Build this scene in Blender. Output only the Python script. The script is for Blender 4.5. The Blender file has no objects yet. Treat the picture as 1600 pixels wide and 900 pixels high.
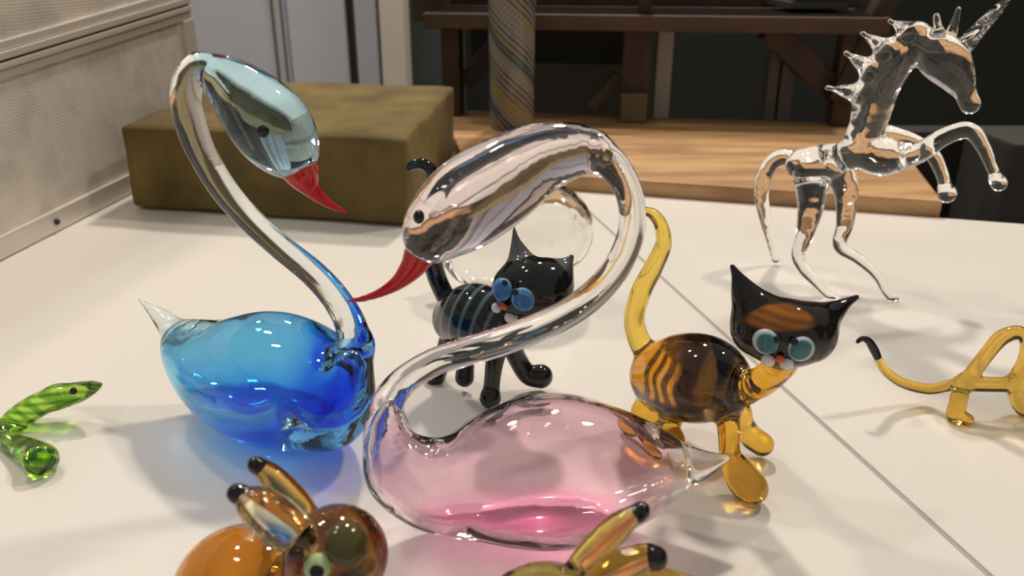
import bpy, bmesh, math, random
import numpy as np
from mathutils import Vector, Matrix

random.seed(7); np.random.seed(7)
sc = bpy.context.scene
COL = sc.collection

# ------------------------------------------------------------------ camera
F = 1260.0; H = 0.17; PITCH = math.radians(22.4)
CP, SP = math.cos(PITCH), math.sin(PITCH)
cam_d = bpy.data.cameras.new('camera')
cam_d.sensor_width = 36.0
cam_d.lens = 36.0 * F / 1600.0
cam_d.clip_start = 0.01
cam_d.dof.use_dof = True
cam_d.dof.focus_distance = 0.29
cam_d.dof.aperture_fstop = 18.0
cam = bpy.data.objects.new('camera', cam_d); COL.objects.link(cam)
cam.location = (0, 0, H)
cam.rotation_euler = (math.radians(90) - PITCH, 0, 0)
sc.camera = cam

# ------------------------------------------------------------------ world, lamps, exposure
w = bpy.data.worlds.new('world'); sc.world = w; w.use_nodes = True
bg = w.node_tree.nodes['Background']
bg.inputs[0].default_value = (1.0, 0.93, 0.84, 1); bg.inputs[1].default_value = 0.31

def lamp(loc, power, size, col=(1, 0.88, 0.74), aim=(0, 0.38, 0)):
    l = bpy.data.lights.new('ceiling_or_fill_lamp', 'AREA'); l.shape = 'DISK'; l.size = size
    l.energy = power; l.color = col
    o = bpy.data.objects.new('ceiling_or_fill_lamp', l); COL.objects.link(o); o.location = loc
    d = Vector(aim) - Vector(loc)
    o.rotation_euler = d.to_track_quat('-Z', 'Y').to_euler()
    return o
lamp((0.17, 1.55, 1.55), 19, 0.14)
lamp((-0.85, 1.25, 1.6), 7.5, 0.14)
lamp((0.95, 0.95, 1.6), 10, 0.14)
lamp((-0.9, 0.6, 1.95), 6, 0.2, (1, 0.93, 0.85), (-0.6, 1.75, 0.2))  # added fill lamp, aimed to brighten the tall cupboard

sc.view_settings.view_transform = 'Standard'
sc.view_settings.look = 'None'
sc.view_settings.gamma = 1.0
sc.view_settings.use_curve_mapping = False
sc.view_settings.exposure = 0.0
cy = sc.cycles
cy.max_bounces = 20; cy.transmission_bounces = 20; cy.glossy_bounces = 8; cy.diffuse_bounces = 4
cy.transparent_max_bounces = 12
cy.caustics_refractive = True; cy.caustics_reflective = True
cy.blur_glossy = 0.25
cy.sample_clamp_indirect = 0.0
cy.use_denoising = True

# ------------------------------------------------------------------ helpers
def at(px, py, Y):
    """world point at distance Y in front of the camera foot that a picture ray meets"""
    u, v = (px - 800.0) / F, (450.0 - py) / F
    dy, dz = CP + v * SP, -SP + v * CP
    t = Y / dy
    return np.array((t * u, Y, H + t * dz))
def depth(p):
    return p[1] * CP - (p[2] - H) * SP
def ground(px, py, z=0.0):
    u, v = (px - 800.0) / F, (450.0 - py) / F
    t = (z - H) / (-SP + v * CP)
    return np.array((t * u, t * (CP + v * SP), z))

def link(o, parent=None):
    COL.objects.link(o)
    if parent is not None: o.parent = parent
    return o
def tag(o, label, cat, group=None):
    o['label'] = label; o['category'] = cat
    if group: o['group'] = group
    return o
def thing(name, label, cat, loc, group=None):
    o = bpy.data.objects.new(name, None); link(o)
    o.location = tuple(float(x) for x in loc); o.empty_display_size = 0.01
    return tag(o, label, cat, group)

def mesh_obj(name, verts, faces, mat, parent=None, normals=None, tint=None, smooth=True):
    me = bpy.data.meshes.new(name)
    v = np.asarray(verts, dtype=np.float64)
    if parent is not None: v = v - np.array(parent['_origin'] if '_origin' in parent else parent.location)
    if isinstance(faces, np.ndarray):
        n, k = faces.shape
        me.vertices.add(len(v)); me.vertices.foreach_set('co', v.astype(np.float32).ravel())
        me.loops.add(n * k); me.loops.foreach_set('vertex_index', faces.astype(np.int32).ravel())
        me.polygons.add(n)
        me.polygons.foreach_set('loop_start', np.arange(0, n * k, k, dtype=np.int32))
        me.polygons.foreach_set('loop_total', np.full(n, k, dtype=np.int32))
        me.update(calc_edges=True); me.validate()
    else:
        me.from_pydata([tuple(x) for x in v], [], faces); me.update()
    if smooth: me.polygons.foreach_set('use_smooth', [True] * len(me.polygons))
    if tint is not None:
        a = me.color_attributes.new('tint', 'FLOAT_COLOR', 'POINT')
        c = np.ones((len(v), 4), np.float32); c[:, :3] = tint
        a.data.foreach_set('color', c.ravel())
    if normals is not None:
        me.normals_split_custom_set_from_vertices([tuple(x) for x in normals])
    if mat: me.materials.append(mat)
    o = bpy.data.objects.new(name, me)
    return link(o, parent)

def bm_obj(name, bm, mat, parent=None, loc=None, smooth=False):
    me = bpy.data.meshes.new(name); bm.normal_update(); bm.to_mesh(me); bm.free()
    if smooth: me.polygons.foreach_set('use_smooth', [True] * len(me.polygons))
    if mat: me.materials.append(mat)
    o = bpy.data.objects.new(name, me); link(o, parent)
    if loc is not None: o.location = tuple(float(x) for x in loc)
    return o

def hexa_bm(c, bevel=0.0, seg=2):
    """box from eight corners: bottom four counter-clockwise, then top four"""
    bm = bmesh.new(); vs = [bm.verts.new(tuple(float(q) for q in x)) for x in c]
    for f in ((3, 2, 1, 0), (4, 5, 6, 7), (0, 1, 5, 4), (1, 2, 6, 5), (2, 3, 7, 6), (3, 0, 4, 7)):
        bm.faces.new([vs[i] for i in f])
    bmesh.ops.recalc_face_normals(bm, faces=bm.faces)
    if bevel: bmesh.ops.bevel(bm, geom=bm.edges[:], offset=bevel, segments=seg, profile=0.6, affect='EDGES')
    return bm
def box_bm(x0, x1, y0, y1, z0, z1, bevel=0.0, seg=2):
    return hexa_bm([(x0, y0, z0), (x1, y0, z0), (x1, y1, z0), (x0, y1, z0),
                    (x0, y0, z1), (x1, y0, z1), (x1, y1, z1), (x0, y1, z1)], bevel, seg)
def struct(name, bm, mat):
    o = bm_obj(name, bm, mat); o['kind'] = 'structure'; return o

# ------------------------------------------------------------------ materials
def new_mat(name):
    m = bpy.data.materials.new(name); m.use_nodes = True
    return m, m.node_tree.nodes, m.node_tree.links, m.node_tree.nodes['Principled BSDF']
def col4(c): return (c[0], c[1], c[2], 1.0)
def glass(name, color=(1, 1, 1), ior=1.5, rough=0.0, attr=False, wobble=0.0, fine=90):
    m, N, L, p = new_mat(name)
    p.inputs['Base Color'].default_value = col4(color)
    p.inputs['Transmission Weight'].default_value = 1.0
    p.inputs['IOR'].default_value = ior
    p.inputs['Roughness'].default_value = rough
    if attr:
        a = N.new('ShaderNodeAttribute'); a.attribute_name = 'tint'
        L.new(a.outputs['Color'], p.inputs['Base Color'])
    if wobble:
        tc = N.new('ShaderNodeTexCoord'); nz = N.new('ShaderNodeTexNoise'); b = N.new('ShaderNodeBump')
        nz.inputs['Scale'].default_value = fine; nz.inputs['Detail'].default_value = 1
        b.inputs['Strength'].default_value = wobble; b.inputs['Distance'].default_value = 0.002
        L.new(tc.outputs['Object'], nz.inputs['Vector']); L.new(nz.outputs['Fac'], b.inputs['Height'])
        L.new(b.outputs['Normal'], p.inputs['Normal'])
    return m
def gloss(name, color, rough=0.06, attr=False, trans=0.0):
    m, N, L, p = new_mat(name)
    p.inputs['Base Color'].default_value = col4(color)
    p.inputs['Roughness'].default_value = rough
    p.inputs['Transmission Weight'].default_value = trans
    if attr:
        a = N.new('ShaderNodeAttribute'); a.attribute_name = 'tint'
        L.new(a.outputs['Color'], p.inputs['Base Color'])
    return m
def noisy(name, c1, c2, scale, rough=0.6, stretch=(1, 1, 1), bump=0.0, metallic=0.0, detail=6, lo=0.35, hi=0.65):
    m, N, L, p = new_mat(name)
    tc = N.new('ShaderNodeTexCoord'); mp = N.new('ShaderNodeMapping'); nz = N.new('ShaderNodeTexNoise')
    rp = N.new('ShaderNodeValToRGB')
    mp.inputs['Scale'].default_value = stretch
    nz.inputs['Scale'].default_value = scale; nz.inputs['Detail'].default_value = detail
    rp.color_ramp.elements[0].position = lo; rp.color_ramp.elements[0].color = col4(c1)
    rp.color_ramp.elements[1].position = hi; rp.color_ramp.elements[1].color = col4(c2)
    L.new(tc.outputs['Object'], mp.inputs['Vector']); L.new(mp.outputs['Vector'], nz.inputs['Vector'])
    L.new(nz.outputs['Fac'], rp.inputs['Fac']); L.new(rp.outputs['Color'], p.inputs['Base Color'])
    p.inputs['Roughness'].default_value = rough; p.inputs['Metallic'].default_value = metallic
    if bump:
        b = N.new('ShaderNodeBump'); b.inputs['Strength'].default_value = bump; b.inputs['Distance'].default_value = 0.002
        L.new(nz.outputs['Fac'], b.inputs['Height']); L.new(b.outputs['Normal'], p.inputs['Normal'])
    return m
def plain(name, color, rough=0.5, metallic=0.0):
    m, N, L, p = new_mat(name)
    nz = N.new('ShaderNodeTexNoise'); nz.inputs['Scale'].default_value = 14
    mx = N.new('ShaderNodeMix'); mx.data_type = 'RGBA'
    mx.inputs['A'].default_value = col4([c * 0.93 for c in color]); mx.inputs['B'].default_value = col4(color)
    tc = N.new('ShaderNodeTexCoord'); L.new(tc.outputs['Object'], nz.inputs['Vector'])
    L.new(nz.outputs['Fac'], mx.inputs['Factor']); L.new(mx.outputs['Result'], p.inputs['Base Color'])
    p.inputs['Roughness'].default_value = rough; p.inputs['Metallic'].default_value = metallic
    return m

M = {}
M['table'] = plain('white_laminate', (0.80, 0.775, 0.735), 0.30)
M['table'].node_tree.nodes['Principled BSDF'].inputs['Specular IOR Level'].default_value = 0.3
M['clear'] = glass('clear_glass', (0.99, 0.99, 0.985), wobble=0.35, fine=125)
M['bubble'] = glass('thin_bubble_glass', (0.985, 0.985, 0.97), wobble=0.25)
M['tint'] = glass('tinted_glass', attr=True, wobble=0.10)
M['red'] = gloss('red_glass', (0.52, 0.012, 0.02), 0.06)
M['black'] = gloss('black_glass', (0.006, 0.007, 0.007), 0.05)
M['gloss'] = gloss('opaque_striped_glass', (1, 1, 1), 0.05, attr=True)
M['white_glass'] = gloss('milk_white_glass', (0.78, 0.76, 0.76), 0.08)
M['eye_blue'] = gloss('blue_eye_glass', (0.035, 0.16, 0.42), 0.06)
M['eye_teal'] = gloss('teal_eye_glass', (0.05, 0.17, 0.20), 0.06)
M['eye_ring'] = gloss('pale_eye_glass', (0.42, 0.52, 0.58), 0.08)
M['eye_sky'] = gloss('sky_blue_eye_glass', (0.10, 0.27, 0.50), 0.06)
M['nose'] = gloss('orange_red_glass', (0.65, 0.10, 0.04), 0.08)
M['olive'] = gloss('olive_glass', (0.10, 0.085, 0.02), 0.05, trans=0.25)
M['amber'] = glass('amber_glass', (0.86, 0.56, 0.08))
M['pale_green'] = gloss('pale_green_glass', (0.45, 0.60, 0.30), 0.08)

# ------------------------------------------------------------------ melted-glass modelling: a distance field of tapering chains, meshed
def catmull(P, n):
    P = np.asarray(P, float)
    if len(P) < 3:
        t = np.linspace(0, 1, n + 1)[:, None]; return P[0] * (1 - t) + P[1] * t
    Q = np.vstack([2 * P[0] - P[1], P, 2 * P[-1] - P[-2]]); out = []
    for i in range(1, len(Q) - 2):
        p0, p1, p2, p3 = Q[i - 1], Q[i], Q[i + 1], Q[i + 2]
        for s in np.linspace(0, 1, n, endpoint=False):
            out.append(0.5 * (2 * p1 + (p2 - p0) * s + (2 * p0 - 5 * p1 + 4 * p2 - p3) * s * s + (3 * p1 - p0 - 3 * p2 + p3) * s ** 3))
    out.append(Q[-2]); return np.array(out)
def chain(part, pts, Y=None, k=0.002, n=10, idx=0):
    """pts: (px, py, radius in picture pixels[, Y]) along the axis of a glass rod"""
    W = []; y = Y
    for q in pts:
        if len(q) > 3: y = q[3]
        p = at(q[0], q[1], y); W.append((*p, q[2] * depth(p) / F))
    C = catmull(W, n) if n > 1 else np.array(W)
    C[:, 3] = np.maximum(C[:, 3], 0.0002)
    return dict(part=part, idx=idx, p=C[:, :3], r=C[:, 3], k=k)

def field(prims, vox, zmin=None):
    lo = np.min([np.min(q['p'] - q['r'][:, None], 0) for q in prims], 0) - 5 * vox
    hi = np.max([np.max(q['p'] + q['r'][:, None], 0) for q in prims], 0) + 5 * vox
    dim = np.ceil((hi - lo) / vox).astype(int) + 1
    ax = [(lo[i] + vox * np.arange(dim[i])).astype(np.float32) for i in range(3)]
    D = np.full(dim, 1.0, np.float32); best = np.full(dim, 1.0, np.float32); pid = np.zeros(dim, np.int16)
    for qi, q in enumerate(prims):
        m = q['k'] + 4 * vox
        def rng(a, b):
            i0 = np.maximum(np.floor((a - m - lo) / vox).astype(int), 0)
            i1 = np.minimum(np.ceil((b + m - lo) / vox).astype(int) + 1, dim)
            return i0, i1
        R = q['r'][:, None]
        b0, b1 = rng(np.min(q['p'] - R, 0), np.max(q['p'] + R, 0))
        T = np.full(b1 - b0, 1.0, np.float32)
        for s in range(len(q['p']) - 1):
            a, b, ra, rb = q['p'][s], q['p'][s + 1], q['r'][s], q['r'][s + 1]
            i0, i1 = rng(np.minimum(a - ra, b - rb), np.maximum(a + ra, b + rb))
            X = (ax[0][i0[0]:i1[0]] - np.float32(a[0]))[:, None, None]
            Yv = (ax[1][i0[1]:i1[1]] - np.float32(a[1]))[None, :, None]
            Z = (ax[2][i0[2]:i1[2]] - np.float32(a[2]))[None, None, :]
            d = (b - a).astype(np.float32); L2 = float(d @ d) + 1e-12
            t = np.clip((X * d[0] + Yv * d[1] + Z * d[2]) / np.float32(L2), 0, 1)
            e = np.sqrt((X - t * d[0]) ** 2 + (Yv - t * d[1]) ** 2 + (Z - t * d[2]) ** 2) - (np.float32(ra) + t * np.float32(rb - ra))
            j0, j1 = i0 - b0, i1 - b0
            v = T[j0[0]:j1[0], j0[1]:j1[1], j0[2]:j1[2]]
            np.minimum(v, e, out=v)
        sl = tuple(slice(b0[i], b1[i]) for i in range(3))
        Dv, bv, pv = D[sl], best[sl], pid[sl]
        k = np.float32(max(q['k'], 1e-6))
        h = np.maximum(k - np.abs(Dv - T), 0) / k
        D[sl] = np.minimum(Dv, T) - h * h * k * np.float32(0.25)
        u = T < bv; bv[u] = T[u]; pv[u] = qi
    if zmin is not None:
        D = np.maximum(D, (np.float32(zmin) - ax[2])[None, None, :])
    return dict(D=D, pid=pid, lo=lo, vox=vox)

def nets(fl, smooth=8):
    D, vox, lo = fl['D'], fl['vox'], fl['lo']
    S = D < 0; nx, ny, nz = D.shape
    cnt = np.zeros((nx - 1, ny - 1, nz - 1), np.int8)
    for i in (0, 1):
        for j in (0, 1):
            for k in (0, 1):
                cnt += S[i:nx - 1 + i, j:ny - 1 + j, k:nz - 1 + k]
    act = (cnt > 0) & (cnt < 8)
    ijk = np.argwhere(act); idx = np.full(cnt.shape, -1, np.int32); idx[act] = np.arange(len(ijk))
    cor = [(i, j, k) for i in (0, 1) for j in (0, 1) for k in (0, 1)]
    val = {c: D[ijk[:, 0] + c[0], ijk[:, 1] + c[1], ijk[:, 2] + c[2]] for c in cor}
    acc = np.zeros((len(ijk), 3)); num = np.zeros(len(ijk))
    for c in cor:
        for a in range(3):
            if c[a]: continue
            e = list(c); e[a] = 1; e = tuple(e)
            va, vb = val[c], val[e]; m = (va < 0) != (vb < 0)
            t = np.where(m, va / np.where(m, va - vb, 1), 0)
            p = np.tile(np.array(c, float), (len(ijk), 1)); p[:, a] += t
            acc[m] += p[m]; num[m] += 1
    V = lo + vox * (ijk + acc / num[:, None])
    Q = []
    for a in range(3):
        b, c = (a + 1) % 3, (a + 2) % 3
        s0 = [slice(None)] * 3; s1 = [slice(None)] * 3
        s0[a] = slice(0, -1); s1[a] = slice(1, None)
        A, B = S[tuple(s0)], S[tuple(s1)]
        g = np.argwhere(A != B)
        inside = A[g[:, 0], g[:, 1], g[:, 2]]
        ok = (g[:, b] > 0) & (g[:, c] > 0) & (g[:, b] < D.shape[b] - 1) & (g[:, c] < D.shape[c] - 1)
        g, inside = g[ok], inside[ok]
        quad = []
        for ob, oc in ((-1, -1), (0, -1), (0, 0), (-1, 0)):
            h = g.copy(); h[:, b] += ob; h[:, c] += oc
            quad.append(idx[h[:, 0], h[:, 1], h[:, 2]])
        q = np.stack(quad, 1); q[~inside] = q[~inside][:, ::-1]
        Q.append(q)
    Q = np.vstack(Q)
    E = np.vstack([Q[:, [i, (i + 1) % 4]] for i in range(4)])
    n = len(V)
    deg = np.bincount(E[:, 0], minlength=n) + np.bincount(E[:, 1], minlength=n)
    def lap(V):
        o = np.empty_like(V)
        for i in range(3):
            o[:, i] = (np.bincount(E[:, 0], V[E[:, 1], i], n) + np.bincount(E[:, 1], V[E[:, 0], i], n)) / deg
        return o
    for _ in range(smooth):
        V = V + 0.5 * (lap(V) - V); V = V - 0.52 * (lap(V) - V)
    return V, Q

def vnormals(V, Q):
    fn = np.cross(V[Q[:, 2]] - V[Q[:, 0]], V[Q[:, 3]] - V[Q[:, 1]])
    N = np.zeros_like(V)
    for i in range(4):
        for j in range(3): N[:, j] += np.bincount(Q[:, i], fn[:, j], len(V))
    return N / (np.linalg.norm(N, axis=1, keepdims=True) + 1e-12)

def figure(root, prims, vox, mats, tint=None, inner=None, inner_part=None, inner_z=0.003, caustic=True):
    """mats: part name -> material; tint(part, V) -> rgb per vertex; one mesh object per (part, idx)"""
    fl = field(prims, vox, 0.0003)
    V, Q = nets(fl)
    g = np.clip(np.rint((V - fl['lo']) / vox).astype(int), 0, np.array(fl['D'].shape) - 1)
    vp = fl['pid'][g[:, 0], g[:, 1], g[:, 2]]
    keys = sorted({(q['part'], q['idx']) for q in prims}); kid = np.array([keys.index((q['part'], q['idx'])) for q in prims])
    vk = kid[vp]
    fk = np.sort(vk[Q], 1)[:, 1]
    # even out the seam between neighbouring parts
    n = len(V); mn = np.full(n, 99); mx = np.full(n, -1)
    for i in range(4):
        np.minimum.at(mn, Q[:, i], fk); np.maximum.at(mx, Q[:, i], fk)
    seam = mn != mx
    E = np.vstack([Q[:, [i, (i + 1) % 4]] for i in range(4)]); E = E[seam[E[:, 0]] & seam[E[:, 1]]]
    if len(E):
        deg = np.bincount(E[:, 0], minlength=n) + np.bincount(E[:, 1], minlength=n); ok = seam & (deg > 0)
        for _ in range(6):
            W = V.copy()
            for i in range(3):
                s = np.bincount(E[:, 0], V[E[:, 1], i], n) + np.bincount(E[:, 1], V[E[:, 0], i], n)
                W[ok, i] = 0.5 * V[ok, i] + 0.5 * s[ok] / deg[ok]
            V = W
    Nn = vnormals(V, Q)
    if inner is not None:
        fi = field(inner, vox, inner_z); Vi, Qi = nets(fi); Ni = vnormals(Vi, Qi)
    made = {}
    for ki, (part, ix) in enumerate(keys):
        q = Q[fk == ki]
        if not len(q): continue
        used, inv = np.unique(q, return_inverse=True); q = inv.reshape(q.shape)
        v, nn = V[used], Nn[used]
        if inner is not None and part == inner_part and ix == 0:
            q = np.vstack([q, Qi[:, ::-1] + len(v)]); v = np.vstack([v, Vi]); nn = np.vstack([nn, -Ni])
        o = mesh_obj(part, v, q, mats.get((part, ix), mats.get(part)), root, nn, tint(part, v) if tint else None)
        made[(part, ix)] = o
    root['_grid'] = 0
    del root['_grid']
    return made, fl

def hit(fl, px, py):
    """first point where the sight line through a picture point meets a figure"""
    u, v = (px - 800.0) / F, (450.0 - py) / F
    d = np.array((u, CP + v * SP, -SP + v * CP)); o = np.array((0, 0, H))
    t = np.arange(0.05, 0.7, fl['vox'] * 0.25)
    P = o + t[:, None] * d
    g = np.rint((P - fl['lo']) / fl['vox']).astype(int)
    ok = np.all((g >= 1) & (g < np.array(fl['D'].shape) - 1), 1)
    g = g[ok]; P = P[ok]; D = fl['D'][g[:, 0], g[:, 1], g[:, 2]]
    w_ = np.nonzero(D < 0)[0]
    j = w_[0] if len(w_) else int(np.argmin(D))
    i = g[j]; A = fl['D']
    n = np.array((A[i[0] + 1, i[1], i[2]] - A[i[0] - 1, i[1], i[2]], A[i[0], i[1] + 1, i[2]] - A[i[0], i[1] - 1, i[2]], A[i[0], i[1], i[2] + 1] - A[i[0], i[1], i[2] - 1]))
    return P[j], n / (np.linalg.norm(n) + 1e-9)

def bead(name, parent, p, n, r, mat, flat=0.6, sink=0.2, stretch=1.0, up=None):
    """a glass bead of radius r pressed on the surface point p with normal n"""
    bm = bmesh.new(); bmesh.ops.create_uvsphere(bm, u_segments=24, v_segments=14, radius=1.0)
    z = Vector(n).normalized(); x = Vector(up) if up is not None else Vector((1, 0, 0))
    x = (x - z * x.dot(z)).normalized(); y = z.cross(x)
    R = Matrix((x, y, z)).transposed().to_4x4()
    Mx = Matrix.Translation(Vector(p) + z * (r * flat * (1 - sink) * 0.3)) @ R @ Matrix.Diagonal((r * stretch, r, r * flat, 1))
    org = Vector((0, 0, 0)); q = parent
    while q is not None: org += q.location; q = q.parent
    bmesh.ops.transform(bm, matrix=Matrix.Translation(-org) @ Mx, verts=bm.verts)
    return bm_obj(name, bm, mat, parent, smooth=True)
def mix(a, b, t): return np.asarray(a) * (1 - t[:, None]) + np.asarray(b) * t[:, None]
def sstep(x, a, b):
    t = np.clip((x - a) / (b - a), 0, 1); return t * t * (3 - 2 * t)
def pxr(px, py, Y, r): return r * depth(at(px, py, Y)) / F

# ================================================================== SETTING
FLOOR = -0.76
struct('floor', box_bm(-3, 3, -1.5, 3.2, FLOOR - 0.05, FLOOR), noisy('grey_floor', (0.26, 0.25, 0.23), (0.34, 0.32, 0.30), 4))
struct('wall_back', box_bm(-3, 3, 2.6, 2.7, FLOOR, 1.9), plain('dark_wall_paint', (0.016, 0.019, 0.017), 0.8))
struct('wall_left', box_bm(-3.1, -3, -1.5, 2.7, FLOOR, 1.9), plain('grey_wall_paint', (0.30, 0.29, 0.29), 0.8))
struct('wall_right', box_bm(3, 3.1, -1.5, 2.7, FLOOR, 1.9), plain('grey_wall_paint_right', (0.10, 0.095, 0.09), 0.8))

# ------------------------------------------------------------------ the two white tables, a joint between them
A, B = ground(995, 398), ground(1548, 900)
jd = (A - B) / np.linalg.norm(A - B)                       # along the joint, away from the camera
E0, E1 = ground(915, 300), ground(1600, 350)
ed = (E1 - E0) / np.linalg.norm(E1 - E0)                   # along the back edge, to the right
def meet(p, d, q, e):
    s = np.linalg.solve(np.array([[d[0], -e[0]], [d[1], -e[1]]]), (q - p)[:2]); return p + s[0] * d
J = meet(A, jd, E0, ed)                                    # joint meets back edge
def table(name, label, base, side, width, length):
    c0 = base; c1 = base + ed * width * side; c2 = c1 - jd * length; c3 = c0 - jd * length
    t = thing(name, label, 'table', ((c0 + c2) / 2)[:2].tolist() + [FLOOR], 'white display tables')
    org = np.array(t.location)
    z = np.array((0, 0, 1.0))
    top = [p - org for p in (c0, c1, c2, c3)]
    if side > 0: top = top[::-1]
    bm_obj('tabletop', hexa_bm([p - z * 0.028 for p in top] + [p for p in top], 0.0003, 1), M['table'], t)
    cen = sum(top) / 4
    for p in top:
        q = p + (cen - p) * 0.08; q[2] = 0
        bm_obj('leg', box_bm(q[0] - 0.02, q[0] + 0.02, q[1] - 0.02, q[1] + 0.02, 0, -FLOOR - 0.028, 0.002), M['table_leg'], t)
    return t
M['table_leg'] = plain('grey_steel', (0.35, 0.35, 0.35), 0.4, 0.8)
gap = 0.0011
table('display_table', 'white laminate table top left of the joint, carrying the two swans', J - ed * gap, -1, 0.75, 1.1)
tr = table('display_table', 'white laminate table top right of the joint, under the unicorn', J + ed * gap, 1, 0.9, 1.1)
g0, g1 = J - jd * 1.1, J
strip = [g0 - ed * gap * 0.75, g0 + ed * gap * 0.75, g1 + ed * gap * 0.75, g1 - ed * gap * 0.75]
to = np.array(tr.location)
bm_obj('edge_strip', hexa_bm([p - to - np.array((0, 0, 0.02)) for p in strip] + [p - to - np.array((0, 0, 0.0004)) for p in strip]), plain('grey_edge_strip', (0.42, 0.39, 0.35), 0.5), tr)


# ------------------------------------------------------------------ wooden bench behind the table
M['plank'] = noisy('worn_pine', (0.34, 0.18, 0.075), (0.58, 0.35, 0.16), 9, 0.55, (1.2, 6, 6), 0.15)
M['plank_edge'] = noisy('worn_pine_edge', (0.15, 0.085, 0.035), (0.24, 0.14, 0.06), 9, 0.6, (1.2, 6, 6), 0.15)
PZ = 0.012
f1, f0 = ground(1478, 319, PZ), ground(905, 278, PZ)
fd = ed
bd = np.array((-fd[1], fd[0], 0.0))
f1 = f1 + bd * 0.0085
f0 = f1 - fd * ((f1[0] + 0.036) / fd[0])
b0, b1 = np.array((-0.078, 0.905, PZ)), f1 + bd * 0.285
bench = thing('wooden_bench', 'low bench with a worn pine plank top behind the white tables', 'bench', ((f0 + f1) / 2)[:2].tolist() + [FLOOR])
org = np.array(bench.location); zz = np.array((0, 0, 1.0))
def off(ps, dz): return [p - org + zz * dz for p in ps]
quad = [f0, f1, b1, b0]
bm_obj('plank_top', hexa_bm(off(quad, -0.03) + off(quad, 0), 0.002), M['plank'], bench)
for s in (0.14, 0.92):
    for u in (0.2, 0.85):
        q = f0 + (f1 - f0) * s + bd * 0.28 * u - org
        bm_obj('leg', box_bm(q[0] - 0.03, q[0] + 0.03, q[1] - 0.03, q[1] + 0.03, 0, PZ - FLOOR - 0.03, 0.003), M['plank_edge'], bench)

# ------------------------------------------------------------------ dark wooden rack standing on the bench
M['rack'] = noisy('dark_brown_wood', (0.028, 0.013, 0.007), (0.060, 0.028, 0.012), 11, 0.6, (5, 5, 1))
M['shade'] = plain('shelf_shade_black', (0.006, 0.005, 0.005), 0.9); M['shade'].node_tree.nodes['Principled BSDF'].inputs['Specular IOR Level'].default_value = 0.05; M['teal'] = plain('dark_teal_board', (0.018, 0.022, 0.020), 0.7)
M['rack_edge'] = noisy('brown_shelf_wood', (0.055, 0.028, 0.013), (0.095, 0.050, 0.022), 11, 0.6, (1, 5, 5))
M['rack_light'] = noisy('pale_end_wood', (0.10, 0.065, 0.03), (0.15, 0.10, 0.05), 14, 0.6)
rk = thing('wooden_rack', 'dark brown timber rack with diagonal braces standing on the bench', 'rack', at(1000, 190, 0.845))
rk.location.z = PZ
rorg = np.array(rk.location)
def slab(name, px0, px1, py0, py1, Y0, Y1, th, mat, parent, org, zlo=None, bevel=0.002):
    """upright board between two picture corners; Y0/Y1 its distance at left/right"""
    a, b = at(px0, py1, Y0), at(px1, py1, Y1); c, d = at(px0, py0, Y0), at(px1, py0, Y1)
    z0 = min(a[2], b[2]) if zlo is None else zlo; z1 = (c[2] + d[2]) / 2
    dr = np.array((b[0] - a[0], b[1] - a[1], 0.0)); nr = np.array((-dr[1], dr[0], 0)) / np.linalg.norm(dr) * th
    lo_ = [a, b, b + nr, a + nr]; bot = [np.array((p[0], p[1], z0)) - org for p in lo_]; top_ = [np.array((p[0], p[1], z1)) - org for p in lo_]
    return bm_obj(name, hexa_bm(bot + top_, bevel), mat, parent)
def ry(px): return 0.862 - (px - 705) / 600 * 0.058        # the rack's front plane
slab('post', 692, 720, 34, 187, ry(705), ry(725), 0.03, M['rack'], rk, rorg, PZ + 0.0005)
slab('post', 968, 1012, 45, 187, ry(968), ry(1012), 0.03, M['rack'], rk, rorg, PZ + 0.0005)
slab('post', 1296, 1328, 40, 203, ry(1296), ry(1328), 0.03, M['rack'], rk, rorg, PZ + 0.0005)
slab('foot_block', 968, 1010, 146, 187, ry(968) - 0.012, ry(1010) - 0.012, 0.012, M['rack_light'], rk, rorg, PZ + 0.0005)
slab('shelf', 660, 1392, 24, 45, ry(660) - 0.02, ry(1392) - 0.02, 0.16, M['rack_edge'], rk, rorg)
slab('shelf_shade', 668, 1385, 21.5, 23.5, ry(668) - 0.013, ry(1385) - 0.013, 0.11, M['shade'], rk, rorg)  # thin near-black sheet added as painted shade over the shelf top
slab('upper_panel', 735, 975, 40, 98, ry(735) + 0.115, ry(975) + 0.115, 0.006, M['teal'], rk, rorg)
slab('upright', 996, 1016, -60, 34, ry(996), ry(1016), 0.03, M['rack'], rk, rorg)
slab('upright', 645, 690, -80, 34, ry(645) + 0.03, ry(690) + 0.03, 0.05, M['rack'], rk, rorg)
slab('shade_panel', 690, 1380, -70, 8, ry(690) + 0.10, ry(1380) + 0.10, 0.006, M['rack'], rk, rorg)  # board added behind the shelf to keep light off its top
def brace(p, q, wpx, Y, th, mat, parent, org, name='brace'):
    a, b = at(*p, Y), at(*q, Y); d = (b - a); d[1] = 0; d /= np.linalg.norm(d); n = np.array((-d[2], 0, d[0])) * wpx * depth(a) / F / 2
    y = np.array((0, th, 0))
    c = [a - n, b - n, b - n + y, a - n + y, a + n, b + n, b + n + y, a + n + y]
    return bm_obj(name, hexa_bm([x - org for x in c], 0.0015), mat, parent)
brace((1205, 45), (1312, 150), 40, 0.818, 0.02, M['rack'], rk, rorg)
brace((1402, -20), (1310, 160), 32, 0.80, 0.02, M['rack'], rk, rorg)
brace((790, 50), (725, 132), 26, 0.875, 0.02, M['rack'], rk, rorg)
brace((968, 118), (926, 170), 16, 0.87, 0.02, M['rack_light'], rk, rorg)

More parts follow.
